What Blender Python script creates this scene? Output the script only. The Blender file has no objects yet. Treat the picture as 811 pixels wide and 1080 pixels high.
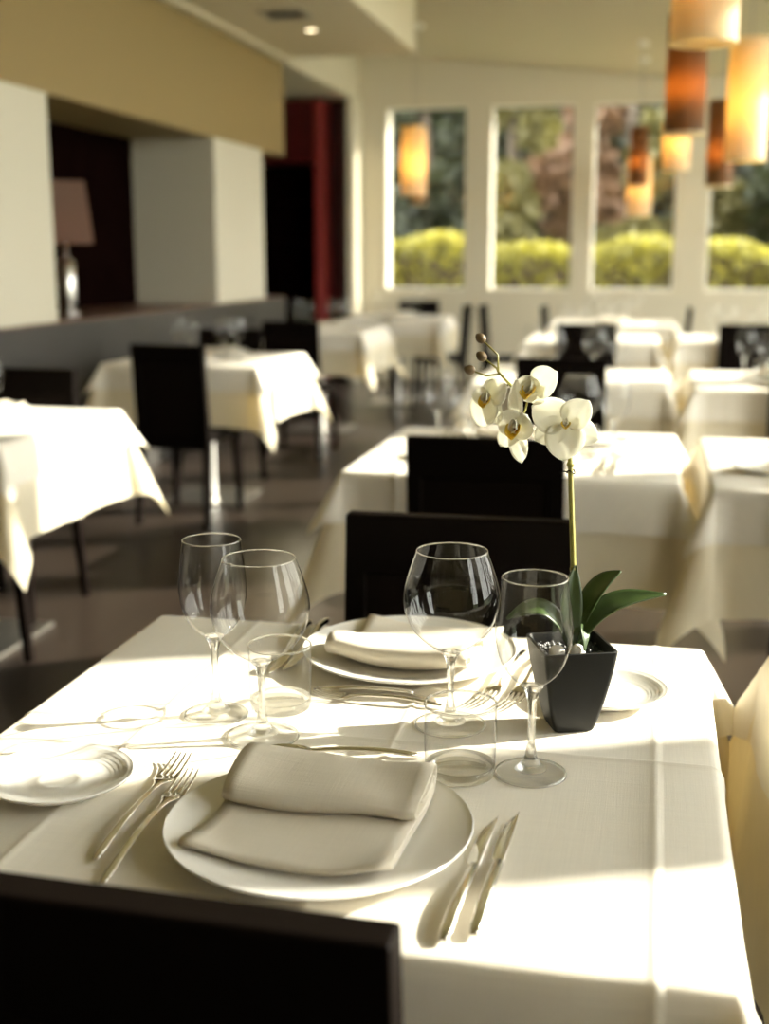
import bpy, math, random
from mathutils import Vector, Matrix
random.seed(7)
C = bpy.context.scene.collection
PI = math.pi
R = math.radians

# ------------------------------------------------------------------ materials
def new_mat(name):
    m = bpy.data.materials.new(name); m.use_nodes = True
    nt = m.node_tree; nt.nodes.clear()
    out = nt.nodes.new('ShaderNodeOutputMaterial')
    return m, nt, out

def pbr(name, col, rough=0.6, metal=0.0, bump=None, var=None, spec=0.5, transl=0.0, sheen=0.0, coat=0.0, transl_col=None):
    """col rgb; bump=(scale,strength,distance,stretch); var=(scale,amount) noise in colour; transl mixes translucency"""
    m, nt, out = new_mat(name)
    b = nt.nodes.new('ShaderNodeBsdfPrincipled')
    b.inputs['Base Color'].default_value = (*col, 1)
    b.inputs['Roughness'].default_value = rough
    b.inputs['Metallic'].default_value = metal
    b.inputs['Specular IOR Level'].default_value = spec
    b.inputs['Sheen Weight'].default_value = sheen
    b.inputs['Coat Weight'].default_value = coat
    tc = nt.nodes.new('ShaderNodeTexCoord')
    csock = None
    if var:
        n = nt.nodes.new('ShaderNodeTexNoise'); n.inputs['Scale'].default_value = var[0]; n.inputs['Detail'].default_value = 4
        nt.links.new(tc.outputs['Object'], n.inputs['Vector'])
        r = nt.nodes.new('ShaderNodeValToRGB')
        lo = tuple(max(0, c * (1 - var[1])) for c in col); hi = tuple(min(1, c * (1 + var[1])) for c in col)
        r.color_ramp.elements[0].color = (*lo, 1); r.color_ramp.elements[1].color = (*hi, 1)
        r.color_ramp.elements[0].position = .3; r.color_ramp.elements[1].position = .7
        nt.links.new(n.outputs['Fac'], r.inputs['Fac']); csock = r.outputs['Color']
        nt.links.new(csock, b.inputs['Base Color'])
    if bump:
        n = nt.nodes.new('ShaderNodeTexNoise'); n.inputs['Scale'].default_value = bump[0]; n.inputs['Detail'].default_value = 3
        mp = nt.nodes.new('ShaderNodeMapping'); mp.inputs['Scale'].default_value = bump[3] if len(bump) > 3 else (1, 1, 1)
        nt.links.new(tc.outputs['Object'], mp.inputs['Vector']); nt.links.new(mp.outputs['Vector'], n.inputs['Vector'])
        bp = nt.nodes.new('ShaderNodeBump'); bp.inputs['Strength'].default_value = bump[1]; bp.inputs['Distance'].default_value = bump[2]
        nt.links.new(n.outputs['Fac'], bp.inputs['Height']); nt.links.new(bp.outputs['Normal'], b.inputs['Normal'])
    if transl > 0:
        t = nt.nodes.new('ShaderNodeBsdfTranslucent'); t.inputs['Color'].default_value = (*(transl_col or col), 1)
        if csock is not None and transl_col is None: nt.links.new(csock, t.inputs['Color'])
        mx = nt.nodes.new('ShaderNodeMixShader'); mx.inputs['Fac'].default_value = transl
        nt.links.new(b.outputs['BSDF'], mx.inputs[1]); nt.links.new(t.outputs['BSDF'], mx.inputs[2])
        nt.links.new(mx.outputs['Shader'], out.inputs['Surface'])
    else:
        nt.links.new(b.outputs['BSDF'], out.inputs['Surface'])
    return m

def cloth_mat(name, col, transl, weave=900, bstr=.35, transl_col=None):
    """woven linen: crossed thread bump plus slubs"""
    m, nt, out = new_mat(name)
    b = nt.nodes.new('ShaderNodeBsdfPrincipled'); b.inputs['Roughness'].default_value = .85
    b.inputs['Specular IOR Level'].default_value = .2; b.inputs['Sheen Weight'].default_value = .15
    tc = nt.nodes.new('ShaderNodeTexCoord')
    ns = []
    for sc in ((weave, 14, 14), (14, weave, 14)):
        mp = nt.nodes.new('ShaderNodeMapping'); mp.inputs['Scale'].default_value = sc
        n = nt.nodes.new('ShaderNodeTexNoise'); n.inputs['Scale'].default_value = 1.0; n.inputs['Detail'].default_value = 2
        nt.links.new(tc.outputs['Object'], mp.inputs['Vector']); nt.links.new(mp.outputs['Vector'], n.inputs['Vector'])
        ns.append(n)
    ad = nt.nodes.new('ShaderNodeMath'); ad.operation = 'ADD'
    nt.links.new(ns[0].outputs['Fac'], ad.inputs[0]); nt.links.new(ns[1].outputs['Fac'], ad.inputs[1])
    r = nt.nodes.new('ShaderNodeMapRange'); r.inputs['From Min'].default_value = .6; r.inputs['From Max'].default_value = 1.4
    nt.links.new(ad.outputs[0], r.inputs['Value'])
    mix = nt.nodes.new('ShaderNodeMix'); mix.data_type = 'RGBA'
    mix.inputs['A'].default_value = (*[c * .95 for c in col], 1); mix.inputs['B'].default_value = (*[min(1, c * 1.04) for c in col], 1)
    nt.links.new(r.outputs['Result'], mix.inputs['Factor'])
    nt.links.new(mix.outputs['Result'], b.inputs['Base Color'])
    bp = nt.nodes.new('ShaderNodeBump'); bp.inputs['Strength'].default_value = bstr; bp.inputs['Distance'].default_value = .0006
    nt.links.new(ad.outputs[0], bp.inputs['Height']); nt.links.new(bp.outputs['Normal'], b.inputs['Normal'])
    t = nt.nodes.new('ShaderNodeBsdfTranslucent'); nt.links.new(mix.outputs['Result'], t.inputs['Color'])
    if transl_col:
        nt.links.remove(t.inputs['Color'].links[0]); t.inputs['Color'].default_value = (*transl_col, 1)
    mx = nt.nodes.new('ShaderNodeMixShader'); mx.inputs['Fac'].default_value = transl
    nt.links.new(b.outputs['BSDF'], mx.inputs[1]); nt.links.new(t.outputs['BSDF'], mx.inputs[2])
    nt.links.new(mx.outputs['Shader'], out.inputs['Surface'])
    return m

def thin_glass(name, tint=(.99, .99, .985), edge=.75, refl=.95):
    """thin wall: clear through, reflecting by Fresnel, greyer where seen edge on"""
    m, nt, out = new_mat(name)
    tr = nt.nodes.new('ShaderNodeBsdfTransparent')
    gl = nt.nodes.new('ShaderNodeBsdfGlossy'); gl.inputs['Roughness'].default_value = .015
    lw = nt.nodes.new('ShaderNodeLayerWeight'); lw.inputs['Blend'].default_value = .5
    def power(e, k, c):
        p = nt.nodes.new('ShaderNodeMath'); p.operation = 'POWER'; p.inputs[1].default_value = e
        m_ = nt.nodes.new('ShaderNodeMath'); m_.operation = 'MULTIPLY_ADD'; m_.inputs[1].default_value = k; m_.inputs[2].default_value = c
        nt.links.new(lw.outputs['Facing'], p.inputs[0]); nt.links.new(p.outputs[0], m_.inputs[0]); return m_.outputs[0]
    mc = nt.nodes.new('ShaderNodeMix'); mc.data_type = 'RGBA'
    mc.inputs['A'].default_value = (*tint, 1); mc.inputs['B'].default_value = (*[c * (1 - edge) for c in tint], 1)
    nt.links.new(power(4.8, 1, 0), mc.inputs['Factor']); nt.links.new(mc.outputs['Result'], tr.inputs['Color'])
    mx = nt.nodes.new('ShaderNodeMixShader')
    nt.links.new(power(6, refl, .036), mx.inputs['Fac'])
    nt.links.new(tr.outputs['BSDF'], mx.inputs[1]); nt.links.new(gl.outputs['BSDF'], mx.inputs[2])
    nt.links.new(mx.outputs['Shader'], out.inputs['Surface'])
    return m

def solid_glass(name):
    m, nt, out = new_mat(name)
    g = nt.nodes.new('ShaderNodeBsdfGlass'); g.inputs['IOR'].default_value = 1.5; g.inputs['Roughness'].default_value = 0
    g.inputs['Color'].default_value = (.98, .98, .97, 1)
    tr = nt.nodes.new('ShaderNodeBsdfTransparent'); tr.inputs['Color'].default_value = (.97, .97, .96, 1)
    mx = nt.nodes.new('ShaderNodeMixShader'); mx.inputs['Fac'].default_value = .4
    nt.links.new(g.outputs['BSDF'], mx.inputs[1]); nt.links.new(tr.outputs['BSDF'], mx.inputs[2])
    nt.links.new(mx.outputs['Shader'], out.inputs['Surface'])
    return m

def emit_mat(name, col, s):
    m, nt, out = new_mat(name)
    e = nt.nodes.new('ShaderNodeEmission'); e.inputs['Color'].default_value = (*col, 1); e.inputs['Strength'].default_value = s
    nt.links.new(e.outputs['Emission'], out.inputs['Surface'])
    return m

M = {}
M['cloth'] = cloth_mat('white_linen', (.86, .78, .59), .30, transl_col=(.86, .74, .47))
M['overlay'] = cloth_mat('white_linen_overlay', (.88, .83, .715), .16, transl_col=(.86, .76, .52))
M['napkin'] = cloth_mat('beige_linen', (.74, .675, .55), .12, 1100, .5)
M['china'] = pbr('white_china', (.86, .84, .78), .16, coat=.3)
M['steel'] = pbr('polished_steel', (.80, .77, .71), .10, 1.0)
M['brushed'] = pbr('brushed_steel', (.62, .60, .56), .28, 1.0)
M['bowl'] = thin_glass('wine_glass_wall')
M['foot'] = thin_glass('wine_glass_foot', edge=.30, refl=.5)
M['stem'] = solid_glass('wine_glass_stem')
M['pane'] = thin_glass('window_pane', (.97, .98, .965), .2)
M['black'] = pbr('black_leather', (.0035, .0022, .0016), .55, bump=(350, .2, .0006), spec=.035)
M['black_wood'] = pbr('black_stained_wood', (.005, .003, .0022), .5, spec=.04)
M['white_paint'] = pbr('white_wall_paint', (.61, .555, .415), .6, bump=(60, .1, .002))
M['ceiling'] = pbr('ceiling_paint', (.58, .515, .36), .75, bump=(50, .08, .002))
M['beige'] = pbr('beige_wall_paint', (.215, .148, .048), .65, bump=(60, .1, .002))
M['column'] = pbr('column_paint', (.47, .435, .335), .6, bump=(60, .1, .002))
M['cream'] = pbr('warm_cream_paint', (.66, .54, .31), .65)
M['frame'] = pbr('white_window_frame', (.80, .78, .72), .35)
M['grey'] = pbr('charcoal_panel', (.022, .019, .0155), .5, var=(3, .15))
M['dark'] = pbr('dark_wenge', (.004, .0015, .0012), .6, var=(6, .3), spec=0)
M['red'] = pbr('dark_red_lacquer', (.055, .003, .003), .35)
M['red_sunlit'] = pbr('dark_red_lacquer_sunlit', (.20, .022, .018), .35)  # same dark red lacquer, with sunlight on the side panel put into the colour
M['ledge'] = pbr('brown_ledge', (.10, .05, .03), .4)
M['pot'] = pbr('matte_black_ceramic', (.010, .010, .009), .5, spec=.25)
M['soil'] = pbr('black_gravel', (.012, .011, .010), .5, var=(200, .6))
M['pebble'] = pbr('white_pebble', (.78, .75, .68), .5, bump=(80, .2, .001))
M['leaf'] = pbr('orchid_leaf', (.034, .060, .014), .35, var=(25, .25), transl=.08, transl_col=(.12, .2, .03))
M['orchid_stem'] = pbr('orchid_stem', (.22, .20, .035), .45, var=(60, .25))
M['petal'] = pbr('orchid_petal', (.90, .89, .83), .5, bump=(60, .15, .001, (1, 3, 1)), transl=.45, transl_col=(.93, .92, .82))
M['lip'] = pbr('orchid_lip', (.90, .68, .14), .5, var=(220, .2), transl=.4)
M['lip_red'] = pbr('orchid_lip_red', (.52, .22, .06), .5)
M['bud'] = pbr('orchid_bud', (.12, .075, .026), .5, var=(90, .4))
M['shade_white'] = pbr('white_lamp_fabric', (.78, .70, .50), .8, bump=(500, .2, .0005), transl=.5, transl_col=(.92, .74, .40))
M['shade_brown'] = pbr('brown_lamp_fabric', (.15, .075, .025), .8, bump=(500, .2, .0005), transl=.42, transl_col=(.33, .18, .06))
M['shade_rim'] = pbr('cream_lamp_trim', (.84, .76, .55), .7, transl=.6, transl_col=(.92, .80, .48))
M['shade_table'] = pbr('rose_lamp_fabric', (.20, .118, .085), .8, transl=.3, transl_col=(.55, .28, .08))
M['bulb'] = emit_mat('warm_bulb', (1.0, .66, .25), 18)
M['down'] = emit_mat('warm_downlight', (1.0, .82, .5), 6)
M['cable'] = pbr('lamp_cable', (.35, .32, .26), .5)
M['vent'] = pbr('grey_vent', (.30, .28, .23), .5)
M['hedge'] = pbr('hedge_leaves', (.17, .16, .022), .5, var=(2.5, .5), transl=.4, transl_col=(.40, .36, .05))
M['tree_dark'] = pbr('dark_tree_leaves', (.020, .026, .010), .6, var=(1.2, .5), transl=.15, transl_col=(.05, .065, .012))
M['tree_olive'] = pbr('olive_tree_leaves', (.10, .090, .030), .6, var=(1.0, .5), transl=.3, transl_col=(.22, .20, .05))
M['tree_rust'] = pbr('rust_tree_leaves', (.15, .085, .045), .6, var=(1.0, .4), transl=.3, transl_col=(.26, .14, .07))
M['bark'] = pbr('tree_bark', (.06, .045, .03), .9, bump=(20, .5, .02))
M['lawn'] = pbr('lawn', (.06, .08, .02), .9, var=(4, .4))

def floor_mat():
    m, nt, out = new_mat('brown_floor')
    b = nt.nodes.new('ShaderNodeBsdfPrincipled')
    tc = nt.nodes.new('ShaderNodeTexCoord')
    n = nt.nodes.new('ShaderNodeTexNoise'); n.inputs['Scale'].default_value = 3.0; n.inputs['Detail'].default_value = 6
    nt.links.new(tc.outputs['Object'], n.inputs['Vector'])
    r = nt.nodes.new('ShaderNodeValToRGB')
    r.color_ramp.elements[0].color = (.023, .016, .0115, 1); r.color_ramp.elements[1].color = (.034, .024, .018, 1)
    nt.links.new(n.outputs['Fac'], r.inputs['Fac'])
    br = nt.nodes.new('ShaderNodeTexBrick'); br.inputs['Scale'].default_value = 1.0
    br.inputs['Brick Width'].default_value = .9; br.inputs['Row Height'].default_value = .9; br.offset = 0
    br.inputs['Mortar Size'].default_value = .004
    br.inputs['Mortar'].default_value = (.015, .011, .009, 1)
    nt.links.new(tc.outputs['Object'], br.inputs['Vector'])
    nt.links.new(r.outputs['Color'], br.inputs['Color1']); nt.links.new(r.outputs['Color'], br.inputs['Color2'])
    nt.links.new(br.outputs['Color'], b.inputs['Base Color'])
    b.inputs['Roughness'].default_value = .30
    nt.links.new(b.outputs['BSDF'], out.inputs['Surface'])
    return m
M['floor'] = floor_mat()

# ------------------------------------------------------------------ mesh builder
class MB:
    def __init__(s): s.v = []; s.f = []; s.m = []
    def add(s, vs, fs, mi=0):
        o = len(s.v); s.v += [tuple(v) for v in vs]
        for f in fs: s.f.append(tuple(i + o for i in f)); s.m.append(mi)
        return s
    def box(s, x0, x1, y0, y1, z0, z1, mi=0):
        vs = [(x0,y0,z0),(x1,y0,z0),(x1,y1,z0),(x0,y1,z0),(x0,y0,z1),(x1,y0,z1),(x1,y1,z1),(x0,y1,z1)]
        return s.add(vs, [(0,3,2,1),(4,5,6,7),(0,1,5,4),(1,2,6,5),(2,3,7,6),(3,0,4,7)], mi)
    def hexa(s, bot, top, mi=0):
        return s.add(list(bot) + list(top), [(0,3,2,1),(4,5,6,7),(0,1,5,4),(1,2,6,5),(2,3,7,6),(3,0,4,7)], mi)
    def lathe(s, prof, n=32, mis=None, close=True, cx=0, cy=0):
        vs = []; fs = []; ms = []
        k = len(prof)
        for i in range(n):
            a = 2 * PI * i / n
            for r, z in prof: vs.append((cx + r * math.cos(a), cy + r * math.sin(a), z))
        o = len(s.v); s.v += vs
        for i in range(n):
            j = (i + 1) % n
            for q in range(k - 1):
                r0, r1 = prof[q][0], prof[q + 1][0]
                a, b, c, d = i*k+q, j*k+q, j*k+q+1, i*k+q+1
                if r0 < 1e-6: f = (a, c, d)
                elif r1 < 1e-6: f = (a, b, d)
                else: f = (a, b, c, d)
                s.f.append(tuple(x + o for x in f)); s.m.append(mis[q] if mis else 0)
        return s
    def loft(s, secs, mi=0, n=10, cap=True):
        """secs: (centre, side vector, up vector) ellipse sections"""
        vs = []; fs = []
        for c, a, b in secs:
            c = Vector(c); a = Vector(a); b = Vector(b)
            for i in range(n):
                t = 2 * PI * i / n
                vs.append(c + a * math.cos(t) + b * math.sin(t))
        for q in range(len(secs) - 1):
            for i in range(n):
                j = (i + 1) % n
                fs.append((q*n+i, q*n+j, (q+1)*n+j, (q+1)*n+i))
        if cap:
            fs.append(tuple(reversed(range(n)))); fs.append(tuple((len(secs)-1)*n + i for i in range(n)))
        return s.add(vs, fs, mi)
    def tube(s, pts, rad, mi=0, n=8):
        pts = [Vector(p) for p in pts]; secs = []
        for i, p in enumerate(pts):
            d = (pts[min(i+1, len(pts)-1)] - pts[max(i-1, 0)]).normalized()
            h = Vector((1, 0, 0)) if abs(d.x) < .8 else Vector((0, 1, 0))
            a = d.cross(h).normalized(); b = d.cross(a).normalized()
            r = rad[i] if isinstance(rad, (list, tuple)) else rad
            secs.append((p, a * r, b * r))
        return s.loft(secs, mi, n)
    def build(s, name, mats, parent=None, smooth=False, bevel=0, angle=None, loc=None, rot=None):
        me = bpy.data.meshes.new(name); me.from_pydata(s.v, [], s.f); me.validate(); me.update()
        if not isinstance(mats, (list, tuple)): mats = [mats]
        for m in mats: me.materials.append(m)
        if len(me.polygons) == len(s.m): me.polygons.foreach_set('material_index', s.m)
        if smooth: me.polygons.foreach_set('use_smooth', [True] * len(me.polygons))
        o = bpy.data.objects.new(name, me); C.objects.link(o)
        if parent: o.parent = parent
        if loc: o.location = loc
        if rot: o.rotation_euler = rot
        if bevel:
            b = o.modifiers.new('bevel', 'BEVEL'); b.width = bevel; b.segments = 3; b.limit_method = 'ANGLE'
            b.harden_normals = False
        return o

def smooth_angle(o, deg=40):
    """sharp edges where faces meet steeply, smooth elsewhere"""
    me = o.data; me.polygons.foreach_set('use_smooth', [True] * len(me.polygons))
    me.set_sharp_from_angle(angle=R(deg))
    return o

def tag(o, label=None, cat=None, group=None, kind=None):
    if label: o['label'] = label
    if cat: o['category'] = cat
    if group: o['group'] = group
    if kind: o['kind'] = kind
    return o
def empty(name, loc=(0, 0, 0), rz=0):
    o = bpy.data.objects.new(name, None); C.objects.link(o)
    o.location = loc; o.rotation_euler = (0, 0, rz); o.empty_display_size = .1
    return o
def copy_tree(o, parent=None):
    c = o.copy(); C.objects.link(c); c.parent = parent
    for ch in list(o.children): copy_tree(ch, c)
    return c
def struct(o): o['kind'] = 'structure'; return o
class Proto:
    """first use hands out the original, later uses hand out copies"""
    def __init__(s, root): s.root = root; s.used = False
    def put(s, loc, rz, label, cat, group=None):
        o = copy_tree(s.root) if s.used else s.root
        s.used = True
        o.location = loc; o.rotation_euler = (0, 0, rz)
        return tag(o, label, cat, group)

# ------------------------------------------------------------------ room shell
XR, YB, YF, XN = 3.3, 12.75, -3.0, -3.0
def ceil_z(x, y): return 3.26 - .10 * (min(x, .2) + 2.9) + .125 * (YB - y)
struct(MB().box(-5, XR + .3, YF - .3, YB + .3, -.2, 0).build('floor', M['floor']))
# sloped main ceiling
cb = MB()
for xa, xb in ((-3.02, .2), (.2, XR + .3)):
    cs = [(xa, YF - .3), (xb, YF - .3), (xb, YB + .3), (xa, YB + .3)]
    cb.hexa([(x, y, ceil_z(x, y)) for x, y in cs], [(x, y, ceil_z(x, y) + .2) for x, y in cs])
struct(cb.build('ceiling', M['ceiling']))
# lowered flat ceiling along the left side, ending before the far wall
struct(MB().box(-3.0, -1.895, YF, 10.02, 2.83, 5.2).build('ceiling_lowered', M['ceiling']))
# beige bulkhead above the half wall
struct(MB().box(-4.4, -3.0, YF, 10.08, 2.075, 3.2).build('wall_bulkhead', M['beige']))
# the white edge strip between lowered ceiling and bulkhead
struct(MB().box(-3.0, -2.93, YF, 10.05, 2.80, 2.83).build('trim_1', M['white_paint']))
# half wall with ledge
struct(MB().box(-3.08, -3.0, YF, 10.05, 0, .935).build('wall_half', M['grey']))
struct(MB().box(-3.6, -3.0, YF, 10.05, .935, .948).build('trim_2', M['ledge']))
# niche back wall and columns
struct(MB().box(-3.75, -3.6, YF, 10.05, 0, 2.075).build('wall_niche', M['dark']))
struct(MB().box(-3.6, -2.99, 4.7, 5.93, .948, 2.075).build('wall_column', M['column'], bevel=.004))
struct(MB().box(-3.6, -2.99, 8.36, 9.46, .948, 2.075).build('wall_pier', M['column'], bevel=.004))
# alcove for the wine cabinets behind the half wall
struct(MB().box(-5.0, -4.9, 9.9, YB + .3, 0, 3.4).build('wall_left', M['dark']))
struct(MB().box(-5.0, -3.6, 9.9, 10.05, 0, 3.4).build('wall_alcove', M['dark']))
struct(MB().box(-5.0, -3.06, 10.05, YB + .1, 2.81, 2.95).build('ceiling_alcove', M['white_paint']))
struct(MB().box(-3.06, -3.0, 10.09, YB, 2.812, 4.2).build('wall_fascia', M['white_paint']))
struct(MB().box(-3.04, -2.975, 12.38, YB, 0, 2.81).build('trim_3', M['white_paint']))
# far wall with four window openings
holes = [(-2.71, -1.89), (-1.635, -.815), (-.62, .19), (.50, 1.31), (1.58, 2.40)]
mb = MB(); z0, z1 = .935, 2.735
xs = [-5.0] + [v for h in holes for v in h] + [XR + .3]
for i in range(0, len(xs), 2): mb.box(xs[i], xs[i+1], YB, YB + .22, z0, z1)
mb.box(-5.0, XR + .3, YB, YB + .22, -.2, z0); mb.box(-5.0, XR + .3, YB, YB + .22, z1, 4.2)
struct(mb.build('wall_back', M['white_paint']))
def window(n, axis, lo, hi, zlo, zhi, p0, depth, handle=True, rails=False):
    """axis 'x': opening runs along x at y=p0; axis 'y': along y at x=p0"""
    r = struct(empty('window_%d' % n, ((lo + hi) / 2, p0, zlo) if axis == 'x' else (p0, (lo + hi) / 2, zlo), 0 if axis == 'x' else PI / 2))
    w = (hi - lo) / 2; h = zhi - zlo; t = .032
    f = MB()
    for a, b, c, d in ((-w, -w + t, 0, h), (w - t, w, 0, h), (-w + t, w - t, 0, t), (-w + t, w - t, h - t, h)):
        f.box(a, b, -.035, .035, c, d)
    if rails: f.box(-w + t, w - t, -.03, .03, 2.2, 2.24)
    f.build('frame', M['frame'], r, bevel=.003)
    MB().box(-w + t, w - t, -.003, .003, t, h - t).build('pane', M['pane'], r)
    if handle:
        g = MB(); g.box(-w + .01, -w + .035, -.05, -.035, h * .33, h * .33 + .09); g.box(-w + .012, -w + .03, -.075, -.05, h * .33 + .04, h * .33 + .058)
        g.box(-w + .012, -w + .03, -.085, -.07, h * .33 - .06, h * .33 + .058)
        g.build('handle', M['frame'], r, bevel=.003)
    return r
for i, (a, b) in enumerate(holes): window(i + 1, 'x', a - .02, b + .02, z0 - .02, z1 + .02, YB + .07, .1)
# sunny glazed wall on the right
piers = [(YF - .3, -.75), (.2, 1.25), (2.46, 2.73), (3.20, 3.45), (4.28, 4.52), (5.34, 5.60), (6.62, 6.86), (7.46, 7.68), (8.20, 8.28), (9.10, 9.34), (10.30, 10.54), (11.0, 11.09), (11.9, 12.14), (12.6, YB + .3)]
ZT = 3.55
mb = MB()
for a, b in piers: mb.box(XR, XR + .12, a, b, .06, ZT)
mb.box(XR, XR + .12, YF - .3, YB + .3, -.2, .06); mb.box(XR, XR + .12, YF - .3, YB + .3, ZT, 5.6)
struct(mb.build('wall_right', M['white_paint']))
for i in range(len(piers) - 1):
    lo, hi = piers[i][1], piers[i+1][0]
    r = struct(empty('window_%d' % (i + 6), (XR + .06, (lo + hi) / 2, .06), PI / 2))
    w = (hi - lo) / 2; h = ZT - .06; f = MB(); t = .012
    for a, b, c, d in ((-w, -w + t, 0, h), (w - t, w, 0, h), (-w + t, w - t, 0, t), (-w + t, w - t, h - t, h)): f.box(a, b, -.03, .03, c, d)
    f.build('frame', M['frame'], r)
    MB().box(-w + t, w - t, -.003, .003, t, h - t).build('pane', M['pane'], r)
struct(MB().box(-5.0, XR + .3, YF - .3, YF, -.2, 5.6).build('wall_front', M['cream']))
struct(MB().box(-3.75, -3.02, YF, YF + .02, 0, 2.1).build('trim_4', M['dark']))

# vent and downlight in the lowered ceiling
v = tag(empty('ceiling_vent', (-2.43, 8.24, 2.83)), 'grey slatted air vent in the lowered ceiling', 'vent')
f = MB()
for a, b, c, d in ((-.15, .15, -.15, -.12), (-.15, .15, .12, .15), (-.15, -.12, -.12, .12), (.12, .15, -.12, .12)): f.box(a, b, c, d, -.012, 0)
f.build('frame', M['vent'], v, bevel=.002)
f = MB()
for k in range(7): y = -.105 + k * .035; f.hexa([(-.12, y - .012, -.009), (.12, y - .012, -.009), (.12, y - .009, -.009), (-.12, y - .009, -.009)], [(-.12, y + .009, -.001), (.12, y + .009, -.001), (.12, y + .012, -.001), (-.12, y + .012, -.001)])
f.build('slats', M['vent'], v)
d = tag(empty('downlight', (-2.42, 8.84, 2.83)), 'small round lit downlight in the lowered ceiling beyond the vent', 'ceiling light')
MB().lathe([(.035, -.001), (.036, -.006), (.052, -.006), (.055, 0), (.035, -.001)], 24).build('trim_ring', M['frame'], d, True)
MB().lathe([(0, -.004), (.035, -.004), (.035, -.001), (0, -.001)], 24).build('lens', M['down'], d)

# ------------------------------------------------------------------ wine cabinets in the red alcove
wc = tag(empty('wine_cabinet', (-4.0, 12.5, 0)), 'tall dark red wine cabinet with open black shelves in the far left alcove', 'cabinet')
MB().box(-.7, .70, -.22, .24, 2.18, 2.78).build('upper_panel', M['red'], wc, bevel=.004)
MB().box(.66, .725, -.25, .24, 0, 2.785).build('side_panel', M['red_sunlit'], wc, bevel=.004)
MB().box(-.7, -.66, -.22, .24, 0, 2.18).build('side_panel', M['dark'], wc)
MB().box(-.66, .66, .2, .24, 0, 2.18).build('back_panel', M['dark'], wc)
for z in (.1, .5, .95, 1.4, 1.8): MB().box(-.66, .66, -.2, .2, z, z + .03).build('shelf', M['dark'], wc, bevel=.002)
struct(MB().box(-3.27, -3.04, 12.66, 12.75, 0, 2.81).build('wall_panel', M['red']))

# table lamp on the ledge
lp = tag(empty('table_lamp', (-3.26, 6.6, .948), R(28)), 'square shaded table lamp with silver base on the half wall ledge', 'lamp')
MB().lathe([(0, 0), (.075, 0), (.075, .012), (.03, .02), (.028, .03), (.045, .06), (.045, .30), (.02, .32), (.012, .34), (.012, .42), (0, .42)], 24).build('base', M['brushed'], lp, True)
f = MB(); a, b = .15, .115
f.add([(-a,-a,.40),(a,-a,.40),(a,a,.40),(-a,a,.40),(-b,-b,.74),(b,-b,.74),(b,b,.74),(-b,b,.74)], [(0,1,5,4),(1,2,6,5),(2,3,7,6),(3,0,4,7)])
o = f.build('lamp_shade', M['shade_table'], lp); sm = o.modifiers.new('solid', 'SOLIDIFY'); sm.thickness = .004
MB().lathe([(0, .42), (.02, .43), (.03, .47), (.02, .50), (0, .51)], 12).build('bulb', emit_mat('dim_bulb', (1, .5, .12), 6), lp, True)

# ------------------------------------------------------------------ pendant lamps
def pendant(loc, rad, h, kind, label):
    """loc = centre of the lower rim"""
    x, y, z = loc
    r = tag(empty('pendant_lamp', (x, y, z)), label, 'pendant lamp', 'cylindrical pendant lamps')
    zc = ceil_z(x, y) - z
    if -3.0 < x < -1.895 and y < 10.02: zc = 2.83 - z
    sh = M['shade_white'] if kind == 'white' else M['shade_brown']
    MB().lathe([(rad, .008), (rad, h - .006), (rad - .004, h - .006), (rad - .004, .008), (rad, .008)], 40).build('lamp_shade', sh, r, True)
    rim = MB().lathe([(rad + .0015, 0), (rad + .0015, .012), (rad - .005, .012), (rad - .005, 0), (rad + .0015, 0)], 40)
    rim.build('lower_rim', M['shade_rim'], r)
    MB().lathe([(rad + .001, h - .010), (rad + .001, h), (rad - .005, h), (rad - .005, h - .010), (rad + .001, h - .010)], 40).build('upper_rim', M['shade_rim'] if kind == 'white' else sh, r)
    MB().lathe([(0, .022), (rad - .005, .022), (rad - .005, .025), (0, .025)], 32).build('diffuser', M['shade_rim'], r)
    sp = MB()
    for k in range(3):
        t = 2 * PI * k / 3; sp.tube([(0, 0, h - .02), ((rad - .004) * math.cos(t), (rad - .004) * math.sin(t), h - .02)], .0025, n=6)
    sp.build('spider', M['cable'], r)
    MB().lathe([(0, h * .42), (.02, h * .43), (.03, h * .5), (.022, h * .57), (.015, h * .62), (.015, h - .02), (0, h - .02)], 16).build('bulb', M['bulb'], r, True)
    MB().tube([(0, 0, h - .03), (0, 0, zc - .02)], .003, n=6).build('cable', M['cable'], r)
    MB().lathe([(0, zc - .03), (.045, zc - .03), (.05, zc - .02), (.05, zc + .01), (0, zc + .01)], 20).build('canopy', M['frame'], r, True)
    li = bpy.data.lights.new('glow', 'POINT'); li.energy = 8; li.color = (1, .70, .34); li.shadow_soft_size = .03
    lo = bpy.data.objects.new('glow', li); C.objects.link(lo); lo.parent = r; lo.location = (0, 0, h * .5 - .06)
    return r
pendant((.118, 4.023, 1.906), .10, .56, 'white', 'largest white pendant lamp cut by the top edge of the photo')
pendant((.096, 5.345, 1.761), .08, .46, 'brown', 'brown pendant lamp just below and behind the largest white lamp')
pendant((.127, 9.876, 1.906), .10, .50, 'white', 'white pendant lamp peeking out below the larger brown pendant lamp')
pendant((.423, 6.666, 1.747), .10, .58, 'white', 'white pendant lamp at the right with a bright sunlit edge')
pendant((.361, 7.893, 1.68), .08, .50, 'brown', 'brown pendant lamp half behind the sunlit white lamp at the right')
pendant((-.174, 11.70, 1.885), .085, .52, 'brown', 'small far brown pendant lamp before the third far window')
pendant((-.163, 12.2, 1.64), .115, .55, 'white', 'small white pendant lamp behind the far brown one, third far window')
pendant((-1.853, 9.728, 1.731), .10, .52, 'white', 'glowing white pendant lamp before the leftmost far window')
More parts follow.
